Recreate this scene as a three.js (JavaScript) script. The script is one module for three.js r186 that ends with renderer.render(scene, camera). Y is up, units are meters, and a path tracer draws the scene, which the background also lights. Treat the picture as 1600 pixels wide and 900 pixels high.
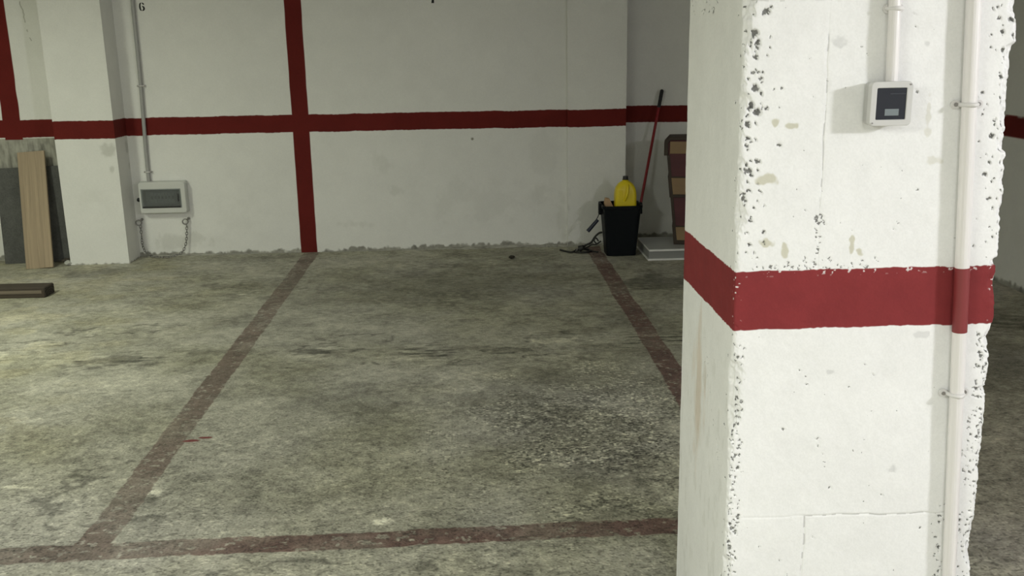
import * as THREE from 'three';
import { RoundedBoxGeometry } from 'three/addons/geometries/RoundedBoxGeometry.js';
import { mergeGeometries } from 'three/addons/utils/BufferGeometryUtils.js';
import { RectAreaLightUniformsLib } from 'three/addons/lights/RectAreaLightUniformsLib.js';

// ------------------------------------------------------------------ camera, exposure, lights
const scene = new THREE.Scene();
scene.background = new THREE.Color(0x000000);
const camera = new THREE.PerspectiveCamera(2 * Math.atan(450 / 1504.8) * 180 / Math.PI, 16 / 9, 0.05, 60);
{
  const yaw = 0.04323, pitch = 0.24565, roll = -0.01649;
  const f = new THREE.Vector3(Math.sin(yaw) * Math.cos(pitch), -Math.sin(pitch), -Math.cos(yaw) * Math.cos(pitch));
  const r = new THREE.Vector3(Math.cos(yaw), 0, Math.sin(yaw));
  const u = new THREE.Vector3().crossVectors(r, f);
  const R = r.clone().multiplyScalar(Math.cos(roll)).addScaledVector(u, Math.sin(roll));
  const U = u.clone().multiplyScalar(Math.cos(roll)).addScaledVector(r, -Math.sin(roll));
  camera.quaternion.setFromRotationMatrix(new THREE.Matrix4().makeBasis(R, U, f.clone().negate()));
  camera.position.set(0, 1.6, 0);
}
scene.add(camera);
const renderer = new THREE.WebGLRenderer({ antialias: true });
renderer.toneMapping = THREE.LinearToneMapping;
renderer.toneMappingExposure = 1.0;
renderer.shadowMap.enabled = true;
RectAreaLightUniformsLib.init();
// each lamp of the garage: [name, label, position, kind, light width, light height, radiance, colour]
const LAMPS = {
  left: { pos: [-3.45, 2.385, -4.7], w: 0.16, l: 1.2, power: 84, color: [0.955, 1.0, 0.81] },
  rear: { pos: [-1.9, 2.385, 0.3], w: 0.16, l: 1.2, power: 220, color: [0.97, 1.0, 0.93] },
  front: { pos: [0.55, 2.385, 1.7], w: 0.16, l: 1.2, power: 72, color: [0.95, 0.96, 1.0] },
  right: { pos: [3.46, 2.16, -0.25], w: 0.34, l: 0.16, power: 415, color: [0.955, 0.95, 1.0] },
};

// ------------------------------------------------------------------ helpers
function hash2(ix, iy, s) {
  let h = Math.imul(ix, 374761393) ^ Math.imul(iy, 668265263) ^ Math.imul(s, 1274126177);
  h = Math.imul(h ^ (h >>> 13), 1274126177); h ^= h >>> 16;
  return (h >>> 0) / 4294967296;
}
function vn(x, y, s = 0) {
  const ix = Math.floor(x), iy = Math.floor(y), fx = x - ix, fy = y - iy;
  const u = fx * fx * (3 - 2 * fx), v = fy * fy * (3 - 2 * fy);
  const a = hash2(ix, iy, s), b = hash2(ix + 1, iy, s), c = hash2(ix, iy + 1, s), d = hash2(ix + 1, iy + 1, s);
  return a + (b - a) * u + (c - a) * v + (a - b - c + d) * u * v;
}
function fbm(x, y, o, s = 0) {
  let a = 0.5, t = 0, n = 0;
  for (let i = 0; i < o; i++) { t += a * vn(x, y, s + i * 17); n += a; a *= 0.5; x = x * 2.03 + 11.7; y = y * 2.03 + 5.3; }
  return t / n;
}
const sst = (a, b, x) => { const t = Math.min(1, Math.max(0, (x - a) / (b - a))); return t * t * (3 - 2 * t); };
const clamp01 = x => x < 0 ? 0 : x > 1 ? 1 : x;
const lerp = (a, b, t) => a + (b - a) * t;
let seed = 12345;
const rnd = () => { seed = (Math.imul(seed, 1664525) + 1013904223) >>> 0; return seed / 4294967296; };
const LUT = new Uint8Array(4097);
for (let i = 0; i <= 4096; i++) { const c = i / 4096; LUT[i] = Math.round(255 * (c <= 0.0031308 ? 12.92 * c : 1.055 * Math.pow(c, 1 / 2.4) - 0.055)); }
// colour map and relief map from one function fn(u, v, out) with out = [r, g, b, height] (linear)
function maps(w, h, fn, bump = true) {
  const c = new Uint8Array(w * h * 4), b = bump ? new Uint8Array(w * h * 4) : null, o = [0, 0, 0, 0];
  for (let j = 0; j < h; j++) for (let i = 0; i < w; i++) {
    fn((i + 0.5) / w, (j + 0.5) / h, o);
    const k = (j * w + i) * 4;
    c[k] = LUT[(clamp01(o[0]) * 4096) | 0]; c[k + 1] = LUT[(clamp01(o[1]) * 4096) | 0]; c[k + 2] = LUT[(clamp01(o[2]) * 4096) | 0]; c[k + 3] = 255;
    if (b) { const g = (clamp01(o[3]) * 255) | 0; b[k] = b[k + 1] = b[k + 2] = g; b[k + 3] = 255; }
  }
  const mk = (d, srgb) => {
    const t = new THREE.DataTexture(d, w, h, THREE.RGBAFormat);
    t.magFilter = THREE.LinearFilter; t.minFilter = THREE.LinearMipmapLinearFilter; t.generateMipmaps = true;
    if (srgb) t.colorSpace = THREE.SRGBColorSpace;
    t.needsUpdate = true; return t;
  };
  return { map: mk(c, true), bump: b ? mk(b, false) : null };
}
function std(rgb, rough = 0.7, extra = {}) {
  const m = new THREE.MeshStandardMaterial({ roughness: rough, ...extra });
  m.color.setRGB(...rgb); return m;
}
const used = new Map();
function numbered(n) { const k = used.get(n) || 0; used.set(n, k + 1); return k ? `${n}_${String(k).padStart(3, '0')}` : n; }
function shadows(o) { o.castShadow = true; o.receiveShadow = true; return o; }
function part(name, geo, mat, parent, label) {
  const m = shadows(new THREE.Mesh(geo, mat)); m.name = name; parent.add(m);
  if (label) m.userData.label = label;
  return m;
}
function thing(name, label, category, pos = [0, 0, 0], rotY = 0, group) {
  const g = new THREE.Group(); g.name = numbered(name); g.position.set(...pos); g.rotation.y = rotY;
  g.userData = { label, category }; if (group) g.userData.group = group;
  scene.add(g); return g;
}
function struct(name, label, category) {
  const g = new THREE.Group(); g.name = name; g.userData = { kind: 'structure', label, category }; scene.add(g); return g;
}
function box(x0, x1, y0, y1, z0, z1) { const g = new THREE.BoxGeometry(x1 - x0, y1 - y0, z1 - z0); g.translate((x0 + x1) / 2, (y0 + y1) / 2, (z0 + z1) / 2); return g; }
function rbox(x0, x1, y0, y1, z0, z1, r = 0.004, s = 2) { const g = new RoundedBoxGeometry(x1 - x0, y1 - y0, z1 - z0, s, r); g.translate((x0 + x1) / 2, (y0 + y1) / 2, (z0 + z1) / 2); return g; }
const V = (x, y, z) => new THREE.Vector3(x, y, z);
function tube(pts, r, seg = 24, rad = 10) { return new THREE.TubeGeometry(new THREE.CatmullRomCurve3(pts.map(p => V(...p))), seg, r, rad, false); }
function rod(a, b, r, r2 = r, rad = 16) {
  const A = V(...a), B = V(...b), g = new THREE.CylinderGeometry(r2, r, A.distanceTo(B), rad);
  g.applyQuaternion(new THREE.Quaternion().setFromUnitVectors(V(0, 1, 0), B.clone().sub(A).normalize()));
  g.translate((A.x + B.x) / 2, (A.y + B.y) / 2, (A.z + B.z) / 2); return g;
}

const ROOM = { x0: -6.2, x1: 3.56, z0: -8.05, z1: 3.2, h: 2.45, wall: -7.75 };
const BAND0 = 0.97, BAND1 = 1.106;                        // the red band painted all round
const RED = [0.215, 0.030, 0.032], RED_WALL = [0.135, 0.016, 0.013];   // red of the pillar band, and a darker red for the wall band

// ------------------------------------------------------------------ floor
const stainsAndShade = [ // x, z, rx, rz, gain (below 1 darker, above 1 lighter), raggedness
  [-1.96, -5.03, .17, .13, .62, 1], [-1.72, -4.95, .1, .1, .75, 1], [-2.78, -7.2, .28, .2, .68, .7], [-1.755, -6.64, .2, .1, .72, 1], [-1.48, -5.14, .14, .07, .7, 1],  // the dark patch behind the timber beam is shade painted into the floor
  [-.70, -5.07, .24, .06, .74, 1], [-.12, -5.04, .2, .06, .7, 1], [.141, -4.98, .14, .07, .6, 1], [.5, -5.16, .24, .14, 1.22, 1], [.48, -5.2, .1, .1, .65, 1],
  [1.3, -6.45, .3, .3, .5, .8], [.425, -3.8, .45, .4, .72, .8], [.1, -4.15, .35, .22, .75, .9], [.55, -3.4, .25, .22, .7, .9], [.5, -4.4, .5, .35, .76, .8],
  [-.61, -4.34, .36, .28, .78, .8], [-.57, -6.5, 1.1, .7, .80, .7], [.2, -6.6, .9, .8, .80, .7], [-2.39, -5.1, .3, .16, 1.22, 1], [-1.9, -4.6, .45, .4, 1.1, .7], [-2.23, -6.1, .35, .12, 1.2, 1],
  [-2.69, -5.9, .35, .2, 1.15, 1], [-1.77, -3.47, .06, .018, 2.3, .6], [-1.55, -6.4, .045, .03, 1.9, .6], [-.327, -3.08, .04, .03, 2.1, .8], [-.25, -2.95, .04, .02, 2.2, .8], [-1.21, -3.38, .035, .03, 1.9, .8],
  [-.05, -4.5, .16, .3, 1.22, .6], [-.35, -3.55, .5, .3, 1.12, .8], [-1.0, -3.3, .4, .25, .85, .9], [-1.2, -5.7, .5, .25, .82, .8], [.9, -5.5, .4, .3, .75, .9], [.2, -7.5, .6, .12, .8, .9], [-1.9, -7.55, .6, .12, .8, .9],
  [2.5, -4.6, .8, .5, .7, .8], [1.8, -3.2, .5, .6, .8, .6], [2.9, -5.3, .6, .3, .62, .9],
];
const flakes = [ // x, z, rx, rz, how pale
  [.5, -5.16, .17, .09, .28], [.14, -4.98, .12, .05, .18], [-.28, -4.86, .20, .10, .12], [-.05, -4.80, .12, .05, -.12], [.42, -4.85, .20, .06, .2], [-.80, -5.12, .22, .08, .15], [-.62, -5.3, .2, .1, -.1], [-1.96, -5.02, .15, .10, -.2],
  [-.05, -2.78, .13, .08, .2], [.12, -2.70, .10, .06, -.15], [-.26, -2.93, .09, .035, -.1], [-.6, -2.75, .25, .10, .15], [-1.4, -3.35, .25, .2, .1], [.62, -5.3, .12, .08, -.15], [-2.1, -5.6, .3, .1, .15], [-2.5, -5.35, .2, .08, .12],
];
const dabs = []; // red paint flakes pulled off the lines
dabs.push([-1.203, -3.87, .05, .018], [-1.15, -3.9, .03, .012]);
function lineMask(x, z) {
  const wob = (vn(z * 6, x * 2, 5) - .5) * .012 + (vn(z * 40, x * 9, 6) - .5) * .008;
  const wob2 = (vn(x * 6, z * 2, 7) - .5) * .014 + (vn(x * 40, 3, 8) - .5) * .010;
  const e = 0.004;
  let m = 0;
  const seg = (a, b, t) => sst(a - e, a + e, t) * (1 - sst(b - e, b + e, t));
  m = Math.max(m, seg(-1.351, -1.230, x + wob) * seg(-7.75, -2.9, z));
  m = Math.max(m, seg(.932, 1.052, x + wob) * seg(-7.72, -2.9, z));
  const zc = -2.935 - .018 * (x + 1.5);
  m = Math.max(m, seg(zc - .055, zc + .055, z + wob2) * seg(-4.0, 1.19, x));
  return m;
}
function floorColor(x, z, o) {
  const n0 = fbm(x * .55 + 3, z * .55, 3, 1), n1 = fbm(x * 2.1, z * 2.6, 4, 2), n2 = fbm(x * 8, z * 10, 4, 3);
  const n3 = fbm(x * 33, z * 40, 3, 4), n4 = vn(x * 190, z * 190, 9), n5 = fbm(x * 92, z * 125, 3, 12);
  let g = .36 * (1 + .30 * (n0 - .5) + .55 * (n1 - .5) + .60 * (n2 - .5) + .75 * (n3 - .5) + .40 * (n4 - .5));
  const warp = (fbm(x * 7, z * 7, 3, 31) - .5), warp2 = (fbm(x * 7 + 40, z * 7, 3, 37) - .5), fine = fbm(x * 26, z * 34, 3, 41) - .5;
  for (let i = 0; i < stainsAndShade.length; i++) {
    const s = stainsAndShade[i], dx0 = x - s[0], dz0 = z - s[1];
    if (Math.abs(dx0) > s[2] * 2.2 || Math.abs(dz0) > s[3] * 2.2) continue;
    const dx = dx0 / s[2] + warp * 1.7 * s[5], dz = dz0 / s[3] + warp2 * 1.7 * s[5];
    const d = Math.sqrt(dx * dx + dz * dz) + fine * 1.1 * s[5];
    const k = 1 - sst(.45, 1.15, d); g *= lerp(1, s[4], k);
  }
  // dark flecks of worn aggregate, denser towards the front of the bay
  const near = sst(-5.6, -3.3, z), patch = 1 - sst(.3, 1.05, Math.hypot((x - .56) / .72, (z + 3.95) / 1.0) + warp * 1.3);
  const fl = sst(.60 - .03 * near - .09 * patch, .74 - .07 * patch, n5) * (.25 + .75 * near);
  g *= 1 - (.40 + .32 * patch) * fl;
  const wl = sst(.60 - .08 * patch, .78, fbm(x * 75 + 9, z * 115 + 3, 2, 51)) * (.3 + .7 * Math.max(near * .8, patch));
  g *= 1 + (.40 + .85 * patch) * wl;
  // short scars across the bay, in bands where the screed has broken
  const bz = (z + 5.03 - .12 * (fbm(x * 1.7, 7, 3, 61) - .5) * 2) / .16, band = Math.exp(-bz * bz) * sst(.48, .64, fbm(x * 3.4 + 5, z * 2.2, 2, 65));
  if (band > .02) { const sc = fbm(x * 9, z * 42, 3, 63); g *= 1 - .6 * band * sst(.54, .66, sc); g *= 1 + .30 * band * sst(.56, .70, 1 - sc); }
  // places where the screed has flaked off: a pale rough bed with a broken dark rim
  for (let i = 0; i < flakes.length; i++) {
    const s = flakes[i], dx0 = x - s[0], dz0 = z - s[1];
    if (Math.abs(dx0) > s[2] * 2 || Math.abs(dz0) > s[3] * 2) continue;
    const d = Math.hypot(dx0 / s[2] + warp * 1.5, dz0 / s[3] + warp2 * 1.5) + fine * .7;
    g *= 1 + s[4] * (1 - sst(.6, .95, d)) * (.5 + n3);
    g *= 1 - .5 * Math.exp(-Math.pow((d - 1) / .16, 2)) * sst(.42, .6, fbm(x * 11, z * 17, 2, 67));
  }
  const bare = .5 * n0 + .5 * n1;
  let r = g * 1.03, gg = g * 1.0, b = g * lerp(.75, .84, sst(.35, .65, bare));
  const lane = sst(1.3, 1.8, x) * (.6 + .4 * n1); r *= 1 + .05 * lane; b *= 1 + .03 * lane;
  // ochre dust on the left of the bay
  const och = sst(.46, .70, fbm(x * 4.1 + 8, z * 6.2, 5, 81)) * sst(-1.5, -2.3, x); r *= 1 + .06 * och; gg *= 1 + .035 * och; b *= 1 - .05 * och;
  const lm = lineMask(x, z);
  let hgt = .5 + .22 * (n3 - .5) + .22 * (n4 - .5) + .35 * (n2 - .5) - .22 * fl + .1 * wl;
  if (lm > 0) {
    const wear = fbm(x * 5, z * 5, 3, 91), chip = fbm(x * 45, z * 55, 3, 95);
    const dusty = 1 - sst(-1.2, -.6, x);                       // the left line lies under a film of grey dust
    let k = lm * (.92 - .22 * sst(.45, .70, wear)) * (1 - .65 * sst(.63, .72, chip + .10 * (wear - .5)));
    const tone = 1 + .55 * (n2 - .5) + .6 * (n3 - .5) + .4 * (n4 - .5) - .35 * fl;
    r = lerp(r, lerp(.148, .178, dusty) * tone, k); gg = lerp(gg, lerp(.082, .135, dusty) * tone, k); b = lerp(b, lerp(.070, .112, dusty) * tone, k);
  }
  for (const d of dabs) {
    const q = Math.hypot((x - d[0]) / d[2] + warp * 2, (z - d[1]) / d[3] + warp2 * 2); const k = 1 - sst(.7, 1, q);
    if (k > 0) { r = lerp(r, .2, k); gg = lerp(gg, .05, k); b = lerp(b, .05, k); }
  }
  o[0] = r; o[1] = gg; o[2] = b; o[3] = hgt;
}
const floor = struct('floor', 'worn grey concrete garage floor with faded red bay lines', 'floor');
function slab(x0, x1, z0, z1, w) {
  const h = Math.round(w * (z1 - z0) / (x1 - x0));
  const t = maps(w, h, (u, v, o) => floorColor(lerp(x0, x1, u), lerp(z1, z0, v), o));
  const m = new THREE.MeshStandardMaterial({ map: t.map, bumpMap: t.bump, bumpScale: .005, roughness: .88 });
  part('slab', box(x0, x1, -.16, 0, z0, z1), m, floor);
}
slab(-2.4, 2.0, -4.3, -2.3, 2048);
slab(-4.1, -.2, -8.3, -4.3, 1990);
slab(-.2, 3.8, -8.3, -4.3, 2048);
slab(2.0, 3.8, -4.3, -2.3, 640);
slab(-6.4, -2.4, -4.3, -2.3, 512);
slab(-6.4, -4.1, -8.3, -4.3, 256);
slab(-6.4, 3.8, -2.3, 3.4, 512);

// ------------------------------------------------------------------ walls
const WHITE = [.80, .80, .765];
const smudges = [ // x, y, rx, ry, darkness : hand and tyre dirt on the back wall, and a tall darker strip by the right pilaster
  [-.72, .74, .12, .1, .10], [-.58, .48, .06, .05, .14], [-.9, .22, .15, .04, .14], [.76, .24, .05, .3, .16], [-2.735, .875, .055, .07, .34], [-2.715, .74, .022, .035, .3], [-2.9, .52, .12, .06, .05],
  [.15, .4, .5, .16, .06], [-1.9, .3, .2, .2, .05], [.6, .7, .12, .3, .06], [-2.35, .12, .18, .07, .2],
];
function wallPaint(x, y, o, opt = {}) {
  const ox = opt.ox || 0;
  const n1 = fbm((x + ox) * 1.3, y * 1.3, 4, 101), n2 = fbm((x + ox) * 9, y * 9, 3, 103), n3 = vn((x + ox) * 150, y * 150, 107), n4 = fbm((x + ox) * 40, y * 30, 2, 109);
  let k = 1 + .10 * (n1 - .5) + .06 * (n2 - .5) + .04 * (n3 - .5);
  let r = WHITE[0] * k, g = WHITE[1] * k, b = WHITE[2] * k, h = .5 + .35 * (n4 - .5) + .25 * (n2 - .5) + .15 * (n3 - .5);
  for (const s of smudges) {
    const d = Math.hypot((x - s[0]) / s[2], (y - s[1]) / s[3]) + (n2 - .5) * 1.8 + (n4 - .5) * .8;
    const q = .6 * s[4] * (1 - sst(.3, 1.1, d)); r *= 1 - q; g *= 1 - q; b *= 1 - q * 1.1;
  }
  // bare grey render showing in a ragged strip along the foot
  const foot = (opt.foot ?? 1) * (.010 + .045 * Math.pow(fbm((x + ox) * 3.2, 4, 3, 113), 1.5) + .02 * (vn((x + ox) * 30, 9, 117) - .5));
  const f = 1 - sst(foot - .012, foot + .008, y + (n4 - .5) * .03);
  if (f > 0) { const c = .34 * (1 + .8 * (n2 - .5) + .6 * (n4 - .5)); r = lerp(r, c, f); g = lerp(g, c * .98, f); b = lerp(b, c * .86, f); h = lerp(h, .3 + .5 * n4, f); }
  if (opt.marks) { const a = opt.marks(x, y, n1, n2, n4); if (a) { r = lerp(r, a[0], a[3]); g = lerp(g, a[1], a[3]); b = lerp(b, a[2], a[3]); if (a[4] !== undefined) h = lerp(h, a[4], a[3]); } }
  const w = (vn((x + ox) * 9, 1, 121) - .5) * .006 + (vn((x + ox) * 60, 2, 123) - .5) * .003, e = .0025;
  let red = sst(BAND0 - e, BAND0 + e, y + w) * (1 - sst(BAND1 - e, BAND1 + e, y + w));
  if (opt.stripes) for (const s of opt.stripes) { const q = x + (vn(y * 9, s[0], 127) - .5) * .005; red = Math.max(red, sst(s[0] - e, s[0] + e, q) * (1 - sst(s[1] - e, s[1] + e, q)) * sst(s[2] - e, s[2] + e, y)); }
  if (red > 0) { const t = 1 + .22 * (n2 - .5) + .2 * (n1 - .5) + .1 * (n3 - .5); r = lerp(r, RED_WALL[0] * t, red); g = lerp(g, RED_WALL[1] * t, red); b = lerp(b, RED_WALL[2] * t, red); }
  o[0] = r; o[1] = g; o[2] = b; o[3] = h;
}
// a wall block painted on all sides; the colour map runs over x (or z for side walls) and height
function paintedBlock(name, parent, x0, x1, z0, z1, w, opt = {}, along = 'x', y1 = ROOM.h) {
  const a0 = along === 'x' ? x0 : z0, a1 = along === 'x' ? x1 : z1;
  const h = Math.max(64, Math.round(w * y1 / (a1 - a0)));
  const t = maps(w, h, (u, v, o) => wallPaint(lerp(a0, a1, u), v * y1, o, opt));
  const m = new THREE.MeshPhysicalMaterial({ map: t.map, bumpMap: t.bump, bumpScale: .003, roughness: .85, specularIntensity: .35 });
  return part(name, box(x0, x1, 0, y1, z0, z1), m, parent);
}
const wallBack = struct('wall_back', 'white painted back wall with a dark red band and red bay stripes', 'wall');
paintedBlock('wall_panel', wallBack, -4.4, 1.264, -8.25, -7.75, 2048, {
  stripes: [[-3.603, -3.468, .955], [-1.376, -1.246, .0]],
  marks: (x, y, n1, n2, n4) => {
    // unpainted rough render below the band behind the leaning boards
    if (x < -3.0 && x > -3.9) {
      const e = .006, k = sst(.60, .61, y) * (1 - sst(.962, .968, y)) * sst(-3.86, -3.84, x);
      if (k > 0) { const st = fbm(x * 60, y * 9, 3, 131), c = .33 * (1 + .9 * (st - .5) + .5 * (n4 - .5)); return [c, c * .99, c * .85, k, .2 + .8 * st]; }
    }
    // hairline crack in the plaster above the band, and a nail hole
    if (x > -3.4 && x < -3.25 && y > 1.68) { const c = -3.345 + .03 * (1.95 - y) / .2 + (fbm(y * 30, 2, 3, 133) - .5) * .02; const k = 1 - sst(.0015, .006, Math.abs(x - c)); if (k > 0) return [.36, .35, .31, k * .7 * sst(.35, .5, vn(y * 45, 4, 134)), .2]; }
    if (Math.hypot(x - .038, y - .89) < .016) return [.3, .29, .24, 1 - sst(.006, .015, Math.hypot(x - .038, y - .89)), .15];
    return null;
  },
});
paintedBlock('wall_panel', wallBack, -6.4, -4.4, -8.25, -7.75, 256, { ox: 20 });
const wallPilaster = struct('wall_pilaster', 'white pilaster with the red band standing proud of the back wall', 'pilaster');
paintedBlock('pilaster', wallPilaster, -3.118, -2.668, -7.76, -7.49, 320, { ox: 7, foot: .3 });
paintedBlock('pilaster', wallBack, .797, 1.266, -8.0, -7.722, 320, { ox: 13 });
paintedBlock('niche_panel', wallBack, 1.2, 3.8, -8.25, -8.04, 1024, { ox: 29 });
const wallRight = struct('wall_right', 'white painted right side wall with a red band', 'wall');
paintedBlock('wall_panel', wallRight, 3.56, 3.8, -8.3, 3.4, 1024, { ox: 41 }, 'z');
const wallLeft = struct('wall_left', 'white painted left side wall with a red band', 'wall');
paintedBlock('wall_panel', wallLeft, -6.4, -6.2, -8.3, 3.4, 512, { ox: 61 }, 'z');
const wallFront = struct('wall_front', 'white painted wall behind the viewer with a red band', 'wall');
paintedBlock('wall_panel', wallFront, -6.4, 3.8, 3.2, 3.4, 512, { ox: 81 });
const ceilT = maps(512, 512, (u, v, o) => { const k = .62 * (1 + .3 * (fbm(u * 20, v * 20, 4, 141) - .5)); o[0] = k; o[1] = k; o[2] = k * .95; o[3] = fbm(u * 80, v * 80, 2, 143); });
const ceiling = struct('ceiling', 'plain concrete garage ceiling', 'ceiling');
part('slab', box(-6.4, 3.8, ROOM.h, ROOM.h + .2, -8.3, 3.4), new THREE.MeshStandardMaterial({ map: ceilT.map, bumpMap: ceilT.bump, bumpScale: .003, roughness: .9 }), ceiling);

// stencilled bay numbers, black paint on the wall
const inkMat = std([.012, .012, .011], .75);
function ink(shapes) { const g = new THREE.ExtrudeGeometry(shapes, { depth: .0006, bevelEnabled: false, curveSegments: 10 }); return g; }
{
  // stencil numeral 6: two heavy strokes with a bridge
  const L = new THREE.Shape(); // left bowl with tail
  L.moveTo(-.004, .031); L.bezierCurveTo(-.016, .030, -.021, .018, -.021, 0); L.bezierCurveTo(-.021, -.018, -.016, -.030, -.004, -.031);
  L.lineTo(-.004, -.024); L.bezierCurveTo(-.008, -.020, -.009, -.010, -.009, 0); L.bezierCurveTo(-.009, .012, -.008, .020, -.004, .024); L.closePath();
  const Rr = new THREE.Shape();
  Rr.moveTo(.001, .006); Rr.bezierCurveTo(.014, .008, .021, -.002, .021, -.012); Rr.bezierCurveTo(.021, -.024, .014, -.030, .001, -.031);
  Rr.lineTo(.001, -.024); Rr.bezierCurveTo(.006, -.022, .008, -.018, .008, -.012); Rr.bezierCurveTo(.008, -.006, .006, -.002, .001, 0); Rr.closePath();
  const T = new THREE.Shape(); T.moveTo(.001, .031); T.bezierCurveTo(.010, .031, .018, .026, .019, .016); T.lineTo(.009, .014); T.bezierCurveTo(.008, .020, .005, .023, .001, .024); T.closePath();
  const six = part('stencil_number', ink([L, Rr, T]), inkMat, wallBack, 'black stencilled numeral 6'); six.position.set(-2.447, 1.938, -7.7499);
  // stencil numeral 7: only its foot reaches into the picture
  const a = new THREE.Shape(); a.moveTo(-.026, .034); a.lineTo(.026, .034); a.lineTo(.026, .024); a.bezierCurveTo(.014, .012, .010, -.006, .010, -.034); a.lineTo(-.010, -.034); a.bezierCurveTo(-.010, -.012, -.002, .004, .008, .016); a.lineTo(-.012, .016); a.lineTo(-.02, .01); a.lineTo(-.026, .01); a.closePath();
  const sev = part('stencil_number', ink([a]), inkMat, wallBack, 'black stencilled numeral 7'); sev.position.set(-.24, 1.968, -7.7499);
}
// lumpy mortar left along the foot of the back wall
{
  const mt = maps(512, 64, (u, v, o) => { const x = u * 4, n = fbm(x * 9, v * 2, 4, 151), f = fbm(x * 60, v * 12, 2, 153), c = .36 * (1 + .9 * (n - .5) + .6 * (f - .5)); o[0] = c * 1.02; o[1] = c; o[2] = c * .86; o[3] = f; });
  const mm = new THREE.MeshStandardMaterial({ map: mt.map, bumpMap: mt.bump, bumpScale: .004, roughness: .95 });
  const trim = struct('trim_1', 'rough lumpy grey mortar along the foot of the back wall', 'mortar');
  const fillet = (x0, x1, z, amp, s) => {
    const n = Math.round((x1 - x0) / .012), P = [], U = [], I = [], K = 7;
    for (let i = 0; i <= n; i++) {
      const x = lerp(x0, x1, i / n), a = fbm(x * 1.7, s, 4, 161), b = fbm(x * 9, s, 5, 163), hgt = amp * (.25 + 1.5 * Math.pow(a, 1.6)) * (.5 + b), dep = amp * (.5 + 1.1 * vn(x * 5, s, 165)) * (.6 + .8 * vn(x * 40, s, 167));
      for (let k = 0; k <= K; k++) { const t = k / K * Math.PI / 2, q = 1 + .35 * (vn(x * 60, k * 1.7, 169) - .5); P.push(x, -.004 + hgt * Math.cos(t) * q, z - .004 + dep * Math.sin(t) * q); U.push((x - x0) / 4, k / K); }
    }
    for (let i = 0; i < n; i++) for (let k = 0; k < K; k++) { const a = i * (K + 1) + k, b = a + K + 1; I.push(a, a + 1, b, b, a + 1, b + 1); }
    const g = new THREE.BufferGeometry(); g.setAttribute('position', new THREE.Float32BufferAttribute(P, 3)); g.setAttribute('uv', new THREE.Float32BufferAttribute(U, 2)); g.setIndex(I); g.computeVertexNormals();
    part('mortar_strip', g, mm, trim);
  };
  fillet(-2.66, -1.40, -7.75, .018, 2.2); fillet(-1.22, -.55, -7.75, .012, 5.2); fillet(-.56, .80, -7.75, .030, 9.1); fillet(.80, 1.26, -7.722, .022, 12.4); fillet(-3.12, -2.66, -7.49, .007, 15.8); fillet(-4.2, -3.12, -7.75, .02, 19.3);
}

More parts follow.
